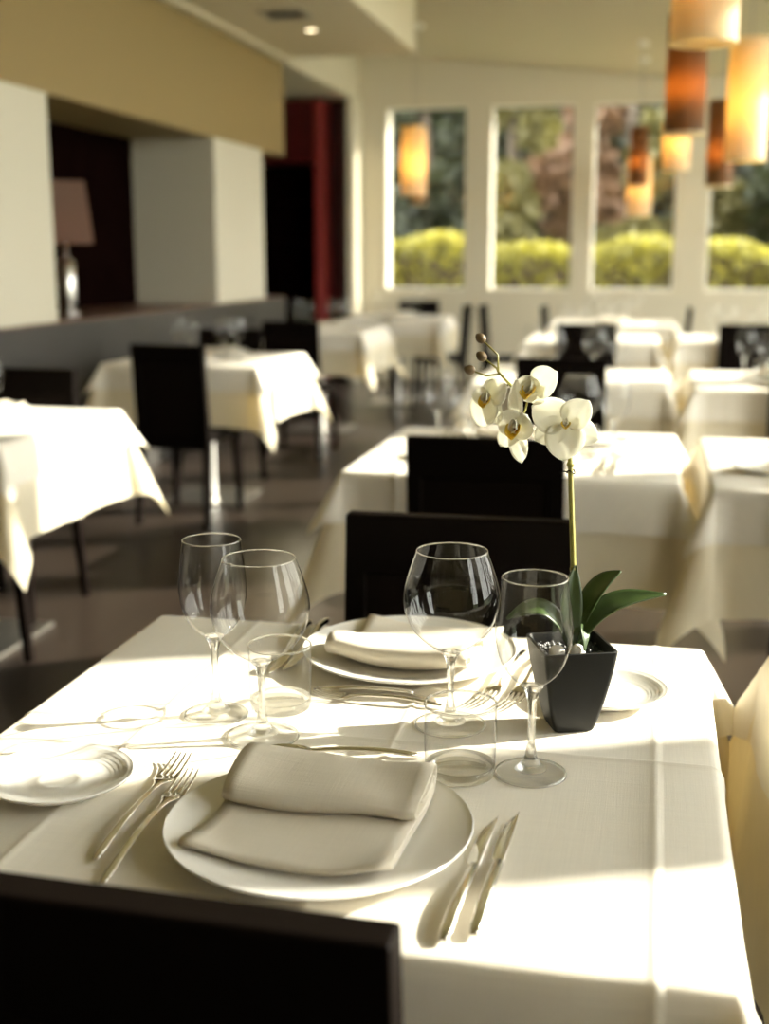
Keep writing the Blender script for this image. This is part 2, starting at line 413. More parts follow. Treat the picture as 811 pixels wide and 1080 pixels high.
pendant((-2.174, 11.646, 1.74), .08, .46, 'brown', 'brown pendant lamp behind the glowing one at the leftmost far window')

# ------------------------------------------------------------------ tables and cloths
def top_z(): return .75
def cloth_mesh(W, D, o, z, seed, a0, a45, wave, creases=((), ()), off=0.0):
    rnd = random.Random(seed)
    ph = [rnd.uniform(0, 2 * PI) for _ in range(8)]
    rho = .010
    def axis(half, cr):
        ov = [.0, .004, .009, .016, .03, .05, .08, .11, .14, .18, .22, .27, .32, .36, .385]
        ov = [t for t in ov if t < o - .012] + [o]
        n = 16
        inner = [-half + 2 * half * i / n for i in range(1, n)]
        for c in cr: inner += [c - .008, c - .0035, c, c + .0035, c + .008]
        inner = sorted(inner)
        return [-half - t for t in reversed(ov)] + inner + [half + t for t in ov]
    hx, hy = W / 2, D / 2
    ax, ay = axis(hx, creases[0]), axis(hy, creases[1])
    def ridge(u, cr):
        h = 0
        for c in cr:
            d = abs(u - c)
            if d < .0081: h = max(h, .0022 * (1 - d / .0082))
        return h
    def bend(t):   # overshoot t along the cloth -> (horizontal, drop)
        if t < rho * PI / 2: return rho * math.sin(t / rho), rho * (1 - math.cos(t / rho))
        return rho, rho + (t - rho * PI / 2)
    vs = []
    for j, b in enumerate(ay):
        for i, a in enumerate(ax):
            ox = max(0, abs(a) - hx); oy = max(0, abs(b) - hy)
            sx = 1 if a > 0 else -1; sy = 1 if b > 0 else -1
            if ox == 0 and oy == 0:
                vs.append((a, b, z + max(ridge(a, creases[0]), ridge(b, creases[1])))); continue
            if oy == 0 or ox == 0:
                t = ox or oy
                half = hy if ox else hx; q = half - abs(b if ox else a); along = b if ox else a
                side = (0 if sx > 0 else 1) if ox else (2 if sy > 0 else 3)
                alpha = a0 * math.exp(-(q / .10) ** 2)
                w = wave * (t / o) ** 1.3 * (math.sin(along * 13 + ph[side]) + .6 * math.sin(along * 29 + ph[side + 4])) * min(1, q / .08)
                h, dz = bend(t)
                e = max(0, t - rho * PI / 2)
                out = h + e * math.sin(alpha) + abs(w) * .5 + w * .5 + off * min(1, t / .03)
                dz = dz - e * (1 - math.cos(alpha))
                rd = ridge(along, creases[1] if ox else creases[0])
                out += rd
                if ox: vs.append((sx * (hx + out), b, z - dz))
                else: vs.append((a, sy * (hy + out), z - dz))
            else:
                r = math.hypot(ox, oy); phi = math.atan2(oy, ox)
                alpha = a0 + (a45 - a0) * math.sin(2 * phi) ** .8
                h, dz = bend(r); e = max(0, r - rho * PI / 2)
                out = h + e * math.sin(alpha) + off * min(1, r / .03); dz -= e * (1 - math.cos(alpha))
                vs.append((sx * (hx + out * math.cos(phi)), sy * (hy + out * math.sin(phi)), z - dz))
    nx = len(ax); fs = []
    for j in range(len(ay) - 1):
        for i in range(nx - 1): fs.append((j*nx+i, j*nx+i+1, (j+1)*nx+i+1, (j+1)*nx+i))
    return MB().add(vs, fs)

def make_table(W, D):
    t = empty('dining_table')
    MB().box(-W/2 + .004, W/2 - .004, -D/2 + .004, D/2 - .004, .715, .744).build('tabletop', M['black_wood'], t, bevel=.004)
    MB().lathe([(0, .012), (.035, .012), (.032, .03), (.03, .05), (.03, .69), (.10, .705), (.10, .715), (0, .715)], 24).build('pedestal', M['brushed'], t, True)
    MB().box(-.22, .22, -.22, .22, 0, .012).build('base_plate', M['brushed'], t, bevel=.004)
    return t
def table(cx, cy, W, D, desc, seed, over=.312, a0=R(7), a45=R(24), oa0=R(8), oa45=R(34), creases=None, main=False):
    t = make_table(W, D); t.location = (cx, cy, 0)
    tag(t, 'dining table under white cloths, ' + desc, 'table', 'dining tables set with white cloths')
    o = cloth_mesh(W, D, over, .7465, seed, a0, a45, .010).build('tablecloth', M['cloth'], None, True); o.location = (cx, cy, 0)
    tag(o, 'long white under-cloth of ' + desc, 'tablecloth', 'long white under-cloths')
    cr = creases or ((-.27 * W / .8, 0.06), (0,))
    p = cloth_mesh(W + .006, D + .006, .135, .750, seed + 50, oa0, oa45, .006, cr, .004).build('overlay_cloth', M['overlay'], None, True); p.location = (cx, cy, 0)
    tag(p, 'short white overlay cloth spread on ' + desc, 'tablecloth', 'short white overlay cloths')
    return t
# name: centre x, centre y, width, depth, description
T = {
 'M0': (-.3125, 1.285, .785, .82, 'the foreground table with the orchid'),
 'R0': (.585, 1.285, .79, .82, 'the table cut by the right edge'),
 'M1': (-.335, 3.42, .82, .83, 'the table right behind the orchid'),
 'R1': (.565, 3.37, .79, .83, 'the right-hand table level with the orchid blossoms'),
 'M2': (-.335, 5.65, .81, .83, 'the third table of the middle row'),
 'R2': (.60, 5.62, .81, .83, 'the third table of the right row'),
 'M3': (-.375, 8.27, .80, .83, 'the fourth table of the middle row'),
 'R3': (.585, 8.37, .80, .83, 'the fourth table of the right row'),
 'L1': (-2.245, 3.645, .81, .83, 'the left table nearest the camera'),
 'L2': (-2.295, 6.23, .80, .85, 'the second table along the left half wall'),
 'L3': (-2.40, 8.93, .80, .80, 'the third table along the left half wall'),
 'B1': (-2.18, 10.70, .82, .80, 'the far table before the leftmost far window'),
 'B2': (-.30, 10.25, .95, .80, 'the far table before the middle far windows'),
}
for i, (k, (x, y, W, D, ds)) in enumerate(T.items()):
    if k == 'M0':
        table(x, y, W, D, ds, 11, creases=((-.2425, .0475, .3375), (0.0,)), main=True)
    elif k in ('R0', 'R1'): table(x, y, W, D, ds, 20 + i, over=.42 if k == 'R0' else .312, oa0=R(6), oa45=R(30))
    else: table(x, y, W, D, ds, 20 + i)

# ------------------------------------------------------------------ chairs (front of the chair = local +y)
def make_chair():
    t = empty('dining_chair'); w = .185
    m = MB(); m.box(-w, w, -.20, .21, .40, .446); m.build('seat', M['black'], t, bevel=.012)
    def lean(z): return -.185 - (z - .40) * .085
    # upholstered back slab with a framed, recessed panel on both faces
    b = MB(); th = .017
    def slab(x0, x1, za, zb, t0, t1):
        b.hexa([(x0, lean(za) - t0, za), (x1, lean(za) - t0, za), (x1, lean(za) + t1, za), (x0, lean(za) + t1, za)],
               [(x0, lean(zb) - t0, zb), (x1, lean(zb) - t0, zb), (x1, lean(zb) + t1, zb), (x0, lean(zb) + t1, zb)])
    # one closed frame: outer rectangle, inner rectangle and recess on both faces
    rows = []
    for sg in (-1, 1):
        for (x0, x1, za, zb, dp) in ((-w, w, .37, .872, th), (-w + .034, w - .034, .43, .775, th), (-w + .036, w - .036, .432, .773, .010)):
            rows.append([(x0, lean(za) + sg * dp, za), (x1, lean(za) + sg * dp, za), (x1, lean(zb) + sg * dp, zb), (x0, lean(zb) + sg * dp, zb)])
    fs = []
    for sd in (0, 1):
        for q in (0, 1):
            for i in range(4):
                j = (i + 1) % 4; a, c = sd * 12 + q * 4, sd * 12 + q * 4 + 4
                f = (a + i, a + j, c + j, c + i); fs.append(f if sd == 0 else tuple(reversed(f)))
    for i in range(4):
        j = (i + 1) % 4; fs.append((12 + i, 12 + j, j, i))
    b.add([v for r_ in rows for v in r_], fs)
    b.build('backrest', M['black'], t, bevel=.004)
    b = MB(); slab(-w + .033, w - .033, .429, .776, .0098, .0098)
    b.build('back_panel', M['black_wood'], t)
    for sx in (-1, 1):
        x = sx * (w - .018); q = .017
        f = MB(); f.hexa([(x + sx*.012 - q*.8, .205 - q*.8, 0), (x + sx*.012 + q*.8, .205 - q*.8, 0), (x + sx*.012 + q*.8, .205 + q*.8, 0), (x + sx*.012 - q*.8, .205 + q*.8, 0)],
                         [(x - q, .185 - q, .412), (x + q, .185 - q, .412), (x + q, .185 + q, .412), (x - q, .185 + q, .412)])
        f.build('leg', M['black_wood'], t, bevel=.003)
        f = MB(); f.hexa([(x + sx*.012 - q*.8, -.235 - q*.8, 0), (x + sx*.012 + q*.8, -.235 - q*.8, 0), (x + sx*.012 + q*.8, -.235 + q*.8, 0), (x + sx*.012 - q*.8, -.235 + q*.8, 0)],
                         [(x - q, -.182 - q, .412), (x + q, -.182 - q, .412), (x + q, -.182 + q, .412), (x - q, -.182 + q, .412)])
        f.build('leg', M['black_wood'], t, bevel=.003)
    return t
chair = Proto(make_chair())
def put_chair(bx, by, face, label):
    """bx, by: middle of the top of the backrest; face: direction the sitter looks (deg from +y, counterclockwise)"""
    a = R(face); off = .225
    x = bx - math.sin(a) * off; y = by + math.cos(a) * off
    chair.put((x, y, 0), a, label, 'chair', 'black high-back dining chairs')
put_chair(-.325, .695, -1.5, 'black high-back chair in the bottom left foreground, back to the camera')
put_chair(-.293, 1.945, 181, 'black high-back chair facing the camera across the foreground table')
put_chair(-.365, 2.82, 0, 'black high-back chair with its back to us at the table behind the orchid')
put_chair(.49, 1.99, 180, 'black chair behind the far side of the table cut by the right edge')
put_chair(.52, 2.76, 0, 'black chair at the near side of the right table level with the orchid')
put_chair(-.355, 5.12, 0, 'black chair whose back rises behind the orchid blossoms')
put_chair(-.385, 7.74, 0, 'black chair before the fourth table of the middle row')
put_chair(.59, 7.85, 0, 'black chair before the fourth table of the right row')
put_chair(.66, 5.10, 0, 'black chair at the right edge before the third right-row table')
put_chair(-2.27, 4.25, 180, 'black chair behind the left table nearest the camera')
put_chair(-2.10, 3.05, 0, 'black chair at the left edge, legs under the nearest left table')
put_chair(-2.225, 5.50, -3, 'black chair standing with its back to us at the second left table')
put_chair(-2.36, 6.80, 180, 'black chair facing us behind the second left table')
put_chair(-2.24, 7.60, 0, 'black chair with its back to us before the third left table')
put_chair(-1.52, 10.45, 90, 'black chair seen edge-on at the right of the leftmost far table')
put_chair(-1.39, 10.45, -90, 'black chair seen edge-on, turned away from the leftmost far table')
put_chair(-.87, 10.35, -90, 'black chair seen edge-on at the left of the middle far table')
put_chair(.30, 10.25, 90, 'black chair seen edge-on at the right of the middle far table')
put_chair(-2.10, 11.33, 180, 'black chair facing us behind the leftmost far table')

# ------------------------------------------------------------------ tableware prototypes
def wine_profile(foot, stem_h, bowl, h, stem_r=.0042):
    """returns outer+foot solid profile and thin bowl profile"""
    solid = [(0, .0), (foot, .0), (foot + .0006, .0012), (foot, .0022), (foot * .72, .0036), (foot * .40, .0065), (.011, .012), (.0065, .020), (stem_r, .034), (stem_r * .92, stem_h * .62), (stem_r * 1.15, stem_h * .86), (.0075, stem_h * .97), (.012, stem_h + .004), (0, stem_h + .006)]
    return solid, bowl
def make_wineglass(name, foot, stem_h, bowl, n=40):
    t = empty(name)
    solid, _ = wine_profile(foot, stem_h, bowl, 0)
    f = MB().lathe(solid[:5] + [(0.0, .0030)], n); f.build('foot', M['foot'], t, True)
    fr = MB().lathe([(foot + .0009, .0002), (foot + .0011, .0014), (foot, .0025), (foot - .0012, .0022), (foot - .0014, .0004), (foot + .0009, .0002)], n); fr.build('foot_rim', M['stem'], t, True)
    s = MB().lathe([(0, .0031)] + [(foot * .45, .0055)] + solid[6:], max(16, n // 2)); s.build('stem', M['stem'], t, True)
    b = MB().lathe(bowl, n); b.build('bowl', M['bowl'], t, True)
    rr, rz = bowl[-1]
    rim = MB().lathe([(rr + .0007, rz - .0006), (rr + .0005, rz + .0007), (rr - .0006, rz + .0007), (rr - .0007, rz - .0006), (rr + .0007, rz - .0006)], n)
    rim.build('rim', M['stem'], t, True)
    return t
def spline(pts, n=22):
    """Catmull-Rom through (r,z)"""
    P = [pts[0]] + list(pts) + [pts[-1]]; out = []
    for i in range(1, len(P) - 2):
        for k in range(max(2, n // (len(pts) - 1))):
            t = k / max(2, n // (len(pts) - 1)); p0, p1, p2, p3 = P[i-1], P[i], P[i+1], P[i+2]
            out.append(tuple(.5 * (2*p1[c] + (p2[c]-p0[c])*t + (2*p0[c]-5*p1[c]+4*p2[c]-p3[c])*t*t + (3*p1[c]-p0[c]-3*p2[c]+p3[c])*t**3) for c in (0, 1)))
    out.append(tuple(pts[-1])); return [(max(0, r), z) for r, z in out]
BIG = spline([(0, .0905), (.012, .0915), (.030, .102), (.047, .121), (.0555, .147), (.0545, .166), (.048, .189), (.0405, .2095)], 30)
TALL = spline([(0, .0985), (.011, .0995), (.024, .109), (.0345, .126), (.0400, .150), (.0395, .172), (.0365, .195), (.0338, .2145)], 30)
big = Proto(make_wineglass('wine_glass', .041, .086, BIG))
tall = Proto(make_wineglass('wine_glass', .0375, .094, TALL))
def make_tumbler():
    t = empty('tumbler')
    MB().lathe(spline([(.0372, .0125), (.0378, .03), (.0380, .055), (.0378, .079)], 12), 40).build('wall', M['bowl'], t, True)
    MB().lathe([(0, .0015), (.030, .0012), (.034, 0), (.0362, .0015), (.0372, .0125), (.0355, .0135), (.031, .0105), (0, .0095)], 40).build('bottom', M['stem'], t, True)
    MB().lathe([(.0390, .0780), (.0387, .0802), (.0371, .0802), (.0368, .0780), (.0390, .0780)], 40).build('rim', M['stem'], t, True)
    return t
tumbler = Proto(make_tumbler())
def plate_profile(r, h, ridges, r0, r1):
    up = [(0, .0075), (r * .52, .0072), (r * .58, .0082)]
    n = ridges
    a, b = r0, r1
    for k in range(n * 2 + 1):
        f = k / (n * 2); rr = a + (b - a) * f
        z = .0082 + (h - .0082) * (f ** 1.2) * .9 + (.0009 if k % 2 else 0)
        up.append((rr, z))
    up += [(r - .003, h - .0002), (r - .0008, h + .0006), (r, h - .0004), (r - .001, h - .0022)]
    lo = [(r * .86, h * .55), (r * .66, .0040), (r * .60, .0035), (r * .585, 0), (r * .555, 0), (r * .54, .003), (0, .003)]
    return up + lo
def make_plate(name, r, h, ridges, r0, r1, ring=None):
    p = plate_profile(r, h, ridges, r0, r1)
    if ring: p = [(0, .0075), (ring - .003, .0075), (ring, .0088), (ring + .003, .0075)] + p[1:]
    o = MB().lathe(p, 72).build(name, M['china'], None, True); smooth_angle(o, 50); return o
plate = Proto(make_plate('dinner_plate', .1445, .021, 6, .092, .140))
bread = Proto(make_plate('bread_plate', .076, .0165, 4, .052, .071, .021))

def make_napkin():
    """folded linen: a flat lower flap and a thick rolled-over upper fold; front edge at -y"""
    t = .0022
    path = [(-.112, .0052), (-.095, .0035), (-.02, .003), (.05, .003), (.072, .006), (.081, .015), (.078, .025), (.066, .031), (.045, .032), (.015, .030), (-.004, .027), (-.013, .020), (-.011, .0135), (.0, .0115), (.03, .0115), (.055, .013)]
    inner = [(-.112, .0052), (-.108, .0085), (-.095, .0092), (-.05, .0088), (-.015, .0085), (.02, .0085), (.05, .009), (.062, .012), (.062, .018), (.045, .021), (.01, .020)]
    def strip(m, pts, nx=14):
        pts = spline_n(pts, 44); vs = []; fs = []
        for i in range(nx + 1):
            u = i / nx - .5
            for k, (y, z) in enumerate(pts):
                w = .192 + .004 * math.sin(y * 40)
                sk = -.12 * u * 0 + .004 * math.sin(u * 5 + y * 22)
                zz = z + .0011 * math.sin(u * 9 + y * 30) * min(1, z / .012) - .0035 * (u + .5) ** 2 * (1 if z > .02 else 0)
                rr = math.hypot(u * w, y + .028); q = max(0, min(1, (rr - .080) / .055)); zz += .0115 * q * q * (3 - 2 * q)
                vs.append((u * w, y + sk + .008 * u * (1 if y < -.05 else .3), max(.0012, zz)))
        n = len(pts)
        for i in range(nx):
            for k in range(n - 1): fs.append((i*n+k, (i+1)*n+k, (i+1)*n+k+1, i*n+k+1))
        m.add(vs, fs)
    m = MB(); strip(m, path); strip(m, inner)
    o = m.build('napkin', M['napkin'], None, True)
    s = o.modifiers.new('solid', 'SOLIDIFY'); s.thickness = t; s.offset = 0
    return o
def spline_n(pts, n): return [(a, b) for a, b in spline_raw(pts, n)]
def spline_raw(pts, n):
    P = [pts[0]] + list(pts) + [pts[-1]]; out = []; per = max(2, n // (len(pts) - 1))
    for i in range(1, len(P) - 2):
        for k in range(per):
            t = k / per; p0, p1, p2, p3 = P[i-1], P[i], P[i+1], P[i+2]
            out.append(tuple(.5 * (2*p1[c] + (p2[c]-p0[c])*t + (2*p0[c]-5*p1[c]+4*p2[c]-p3[c])*t*t + (3*p1[c]-p0[c]-3*p2[c]+p3[c])*t**3) for c in (0, 1)))
    out.append(tuple(pts[-1])); return out
napkin = Proto(make_napkin())

def handle_secs(y0, y1, w0, w1, z0, z1, th, n=8):
    out = []
    for i in range(n + 1):
        f = i / n; y = y0 + (y1 - y0) * f; w = w0 + (w1 - w0) * f; z = z0 + (z1 - z0) * f + .004 * math.sin(f * PI)
        k = .55 if i in (0,) else 1
        out.append(((0, y, z), (w * k, 0, 0), (0, 0, th * k)))
    return out
def make_fork(L=.205):
    """tip towards +y, handle end at y=0"""
    m = MB(); s = L / .205
    m.loft(handle_secs(0, .125 * s, .0048, .0026, .003, .008, .0020) + [((0, .138*s, .0075), (.0045, 0, 0), (0, 0, .0013)), ((0, .148*s, .006), (.0095, 0, 0), (0, 0, .0010)), ((0, .160*s, .0048), (.0118, 0, 0), (0, 0, .0009))], n=12)
    for k in range(4):
        x = (-1.5 + k) * .0062
        m.loft([((x, .157*s, .0048), (.0024, 0, 0), (0, 0, .0009)), ((x, .175*s, .0045), (.0017, 0, 0), (0, 0, .0009)), ((x * .97, .192*s, .0068), (.0014, 0, 0), (0, 0, .0008)), ((x * .93, .205*s, .0105), (.0006, 0, 0), (0, 0, .0005))], n=8)
    return m.build('fork', M['steel'], None, True)
def make_knife(L=.22):
    t = empty('knife'); s = L / .22
    m = MB(); m.loft(handle_secs(0, .118 * s, .0062, .0052, .0048, .0042, .0040) + [((0, .124*s, .004), (.0042, 0, 0), (0, 0, .0026))], n=12)
    m.build('handle', M['steel'], t, True)
    b = MB(); secs = []
    for y, xl, xr in ((.122, -.0045, .0045), (.130, -.0085, .0050), (.150, -.0092, .0052), (.175, -.0085, .0052), (.195, -.0060, .0050), (.210, -.0018, .0046), (.220, .0030, .0042)):
        secs.append((((xl + xr) / 2, y * s, .0040), ((xr - xl) / 2, 0, .0012), (0, 0, .0007)))
    b.loft(secs, n=10); b.build('blade', M['steel'], t, True)
    return t
def make_spoon(L=.18):
    m = MB(); s = L / .18
    m.loft(handle_secs(0, .118 * s, .0048, .0024, .003, .008, .0019) + [((0, .126*s, .0075), (.003, 0, 0), (0, 0, .0014))], n=12)
    vs = []; fs = []; nr, na = 6, 24
    for k in range(nr + 1):
        f = k / nr
        for i in range(na):
            a = 2 * PI * i / na; vs.append((.0165 * f * math.cos(a), (.150 + .028 * f * math.sin(a) * (1 - .12 * math.sin(a))) * s, .0025 + .0055 * f * f))
    for k in range(nr):
        for i in range(na): j = (i+1) % na; fs.append((k*na+i, k*na+j, (k+1)*na+j, (k+1)*na+i))
    m.add(vs, fs)
    o = m.build('dessert_spoon', M['steel'], None, True); sm = o.modifiers.new('solid', 'SOLIDIFY'); sm.thickness = .0008
    return o
fork = Proto(make_fork(.232)); knife = Proto(make_knife(.232)); dspoon = Proto(make_spoon())
dfork = Proto(make_fork(.165)); 

ZT_ = .7506   # top of the overlay cloth
GS, GC, GF = 'glasses on the tables', 'cutlery on the tables', 'folded napkins'
# ---- foreground table, near setting
plate.put((-.284, 1.034, ZT_), 0, 'white dinner plate under the nearer napkin on the foreground table', 'plate', 'dinner plates')
napkin.put((-.290, 1.064, ZT_ + .0072), R(-3), 'beige folded napkin on the nearer dinner plate of the foreground table', 'napkin', GF)
bread.put((-.578, 1.094, ZT_), 0, 'small white bread plate at the left edge of the photo', 'plate', 'bread plates')
fork.put((-.472, .950, ZT_), R(1), 'left one of the two forks beside the nearer plate', 'fork', GC)
fork.put((-.447, .912, ZT_), R(1.6), 'right one of the two forks, closest to the nearer plate', 'fork', GC)
knife.put((-.141, .880, ZT_), R(-3), 'left one of the two knives right of the nearer plate', 'knife', GC)
knife.put((-.118, .893, ZT_), R(-2), 'right one of the two knives right of the nearer plate', 'knife', GC)
big.put((-.210, 1.347, ZT_), 0, 'wide balloon wine glass in the middle, behind the right tumbler', 'glass', GS)
tall.put((-.105, 1.229, ZT_), 0, 'slim wine glass in front of the black orchid pot', 'glass', GS)
tumbler.put((-.178, 1.212, ZT_), 0, 'low straight tumbler between the balloon glass and slim glass', 'glass', GS)
dspoon.put((-.226, 1.245, ZT_), R(101), 'dessert spoon behind the nearer plate, half hidden by the napkin', 'spoon', GC)
# ---- far setting
plate.put((-.300, 1.563, ZT_), 0, 'white dinner plate at the far side of the foreground table', 'plate', 'dinner plates')
napkin.put((-.296, 1.565, ZT_ + .0072), R(173), 'beige folded napkin on the far dinner plate, behind the balloon glass', 'napkin', GF)
bread.put((-.036, 1.474, ZT_), 0, 'small white bread plate beside the black orchid pot', 'plate', 'bread plates')
tall.put((-.489, 1.322, ZT_), 0, 'slim wine glass furthest left on the foreground table', 'glass', GS)
big.put((-.414, 1.268, ZT_), 0, 'wide balloon wine glass at the left, overlapping the slim one', 'glass', GS)
tumbler.put((-.421, 1.362, ZT_), 0, 'low straight tumbler behind the left balloon glass', 'glass', GS)
dfork.put((-.225, 1.398, ZT_), R(88), 'dessert fork lying crosswise before the far plate', 'fork', GC)
dspoon.put((-.395, 1.372 + .05, ZT_), R(-88), 'dessert spoon lying crosswise before the far plate', 'spoon', GC)
knife.put((-.478, 1.700, ZT_), R(183), 'left one of the two knives beside the far plate', 'knife', GC)
knife.put((-.455, 1.715, ZT_), R(181), 'right one of the two knives, closest to the far plate', 'knife', GC)
fork.put((-.150, 1.640, ZT_), R(172), 'fork right of the far plate, closest to it', 'fork', GC)
fork.put((-.122, 1.640, ZT_), R(174), 'fork right of the far plate, nearer the orchid pot', 'fork', GC)

# ---- settings on the other tables
def setting(key, sgn, what, cutlery=False, dx=0, tumb=True):
    x, y, W, D, ds = T[key]; ds = ds.replace('the table', 'table', 1) if False else ds
    side = {1: 'far', -1: 'near'}[sgn]
    px, py = x + dx, y + sgn * (D / 2 - .19)
    rz = 0 if sgn < 0 else PI
    short = what
    plate.put((px, py, ZT_), rz, 'white dinner plate, %s place of %s' % (side, short), 'plate', 'dinner plates')
    napkin.put((px, py, ZT_ + .0072), rz + R(random.uniform(-6, 6)), 'beige folded napkin, %s place of %s' % (side, short), 'napkin', GF)
    q = -sgn
    big.put((px + q * .09, py - sgn * .25, ZT_), 0, 'balloon wine glass, %s place of %s' % (side, short), 'glass', GS)
    tall.put((px + q * .19, py - sgn * .17, ZT_), 0, 'slim wine glass, %s place of %s' % (side, short), 'glass', GS)
    if tumb: tumbler.put((px + q * .11, py - sgn * .165, ZT_), 0, 'low tumbler, %s place of %s' % (side, short), 'glass', GS)
    if cutlery:
        for k in (0, 1):
            knife.put((px + q * (.17 + .03 * k), py + sgn * .11, ZT_), rz, '%s knife, %s place of %s' % (('inner', 'outer')[k], side, short), 'knife', GC)
            fork.put((px - q * (.17 + .03 * k), py + sgn * .11, ZT_), rz, '%s fork, %s place of %s' % (('inner', 'outer')[k], side, short), 'fork', GC)
        bread.put((px - q * .275, py - sgn * .06, ZT_), 0, 'small bread plate, %s place of %s' % (side, short), 'plate', 'bread plates')
W_ = {'M1': 'the table right behind the orchid', 'R1': 'the right table level with that behind the orchid', 'M2': 'the third middle-row table', 'R2': 'the third right-row table',
      'M3': 'the fourth middle-row table', 'R3': 'the fourth right-row table', 'L1': 'the nearest left table', 'L2': 'the second left table', 'L3': 'the third left table', 'B1': 'the far table at the leftmost window', 'B2': 'the far table before the middle windows'}
for key, w in W_.items():
    for sgn in (-1, 1): setting(key, sgn, w, cutlery=key in ('M1', 'R1'), dx=-.06 * sgn if key == 'M1' else 0, tumb=key not in ('B1', 'B2', 'L3', 'M3', 'R3'))

# ------------------------------------------------------------------ orchid
oc = tag(empty('potted_orchid', (-.0745, 1.3765, ZT_), R(20.7)), 'white orchid in a square black tapered pot on the foreground table', 'plant')
rot = Matrix.Rotation(R(-20.7), 4, 'Z')
def L(p): return rot @ (Vector(p) - Vector((-.0745, 1.3765, ZT_)))
# pot: tapered square with bulging sides, rounded corners and an open rim
def ring(hw, z, rc=.006, n=4):
    out = []
    for cx_, cy_, a in ((1, 1, 0), (-1, 1, 90), (-1, -1, 180), (1, -1, 270)):
        for k in range(n + 1):
            t = R(a + 90 * k / n); out.append((cx_ * (hw - rc) + rc * math.cos(t), cy_ * (hw - rc) + rc * math.sin(t), z))
    return out
prof = [(.019, 0), (.0225, 0), (.0240, .002), (.0285, .018), (.0330, .038), (.0372, .060), (.0405, .080), (.0428, .097), (.0432, .100), (.0425, .1008), (.0400, .1006), (.0390, .098), (.0375, .088)]
m = MB(); rings = [ring(a, z) for a, z in prof]; n = len(rings[0]); vs = [v for r_ in rings for v in r_]; fs = []
for q in range(len(rings) - 1):
    for i in range(n): j = (i+1) % n; fs.append((q*n+i, q*n+j, (q+1)*n+j, (q+1)*n+i))
fs.append(tuple(reversed(range(n))))
m.add(vs, fs); o = m.build('pot', M['pot'], oc); smooth_angle(o, 35)
# soil: mound of small stones
rs = random.Random(3); m = MB()
m.add(ring(.0385, .086), [tuple(range(n))])
for k in range(420):
    x, y = rs.uniform(-.037, .037), rs.uniform(-.037, .037); r_ = rs.uniform(.0013, .0032); z = .0865 + rs.uniform(0, .0045)
    p = [Vector(d) * r_ * rs.uniform(.7, 1.2) + Vector((x, y, z)) for d in ((1,0,0),(-1,0,0),(0,1,0),(0,-1,0),(0,0,1),(0,0,-1))]
    m.add(p, [(0,2,4),(2,1,4),(1,3,4),(3,0,4),(2,0,5),(1,2,5),(3,1,5),(0,3,5)])
m.build('soil', M['soil'], oc)
# flower stem with a thin support tie
pts3 = [(-.071, 1.380, .842), (-.0735, 1.386, .890), (-.0755, 1.392, .935), (-.080, 1.404, .995), (-.084, 1.413, 1.053), (-.0865, 1.420, 1.088), (-.094, 1.423, 1.104), (-.109, 1.421, 1.113), (-.131, 1.419, 1.124), (-.154, 1.418, 1.141), (-.170, 1.419, 1.157)]
MB().tube([L(p) for p in pts3], [.0036, .0034, .0033, .0031, .0029, .0026, .0022, .0020, .0018, .0016, .0014], n=10).build('flower_stem', M['orchid_stem'], oc, True)
for k in (2, 4):
    p = L(pts3[k]); MB().tube([p + Vector((0, 0, -.004)), p, p + Vector((0, 0, .004))], [.003, .0045, .003], n=10).build('stem_node', M['orchid_stem'], oc, True)
tie = MB(); p = L((-.083, 1.411, 1.045))
tie.tube([p + Vector((.0045 * math.cos(a), .0045 * math.sin(a), .002 * math.sin(a * 2))) for a in [i * PI / 6 for i in range(14)]], .0008, n=6)
tie.tube([p + Vector((-.004, 0, 0)), p + Vector((-.010, .001, .001)), p + Vector((-.013, .001, -.001))], .0008, n=6)
tie.build('tie', M['black_wood'], oc, True)
# side branches with buds
for tip, base in (((-.188, 1.422, 1.192), (-.170, 1.419, 1.157)), ((-.186, 1.419, 1.172), (-.170, 1.419, 1.157)), ((-.198, 1.413, 1.158), (-.168, 1.419, 1.155))):
    a, b = Vector(base), Vector(tip); mid = (a + b) / 2 + Vector((.006, 0, -.003) if tip[2] > 1.17 else (0, 0, -.004))
    if tip[2] > 1.18: mid = (a + b) / 2 + Vector((.008, 0, .002))
    st = MB().tube([L(a), L(mid), L(b)], [.0013, .0011, .0010], n=8)
    bo = st.build('bud_stalk', M['orchid_stem'], oc, True)
    d = (b - mid).normalized(); bb = MB(); c = L(b)
    ld = (rot.to_3x3() @ d); h = Vector((0, 1, 0)); s1 = ld.cross(h).normalized(); s2 = ld.cross(s1).normalized()
    prof_b = [(-.0062, .0012), (-.0045, .0042), (-.001, .0058), (.003, .0054), (.0062, .0032), (.0078, .0006)]
    bb.loft([(c + ld * (t + .004), s1 * r_, s2 * r_) for t, r_ in prof_b], n=12)
    bb.build('bud', M['bud'], bo, True)
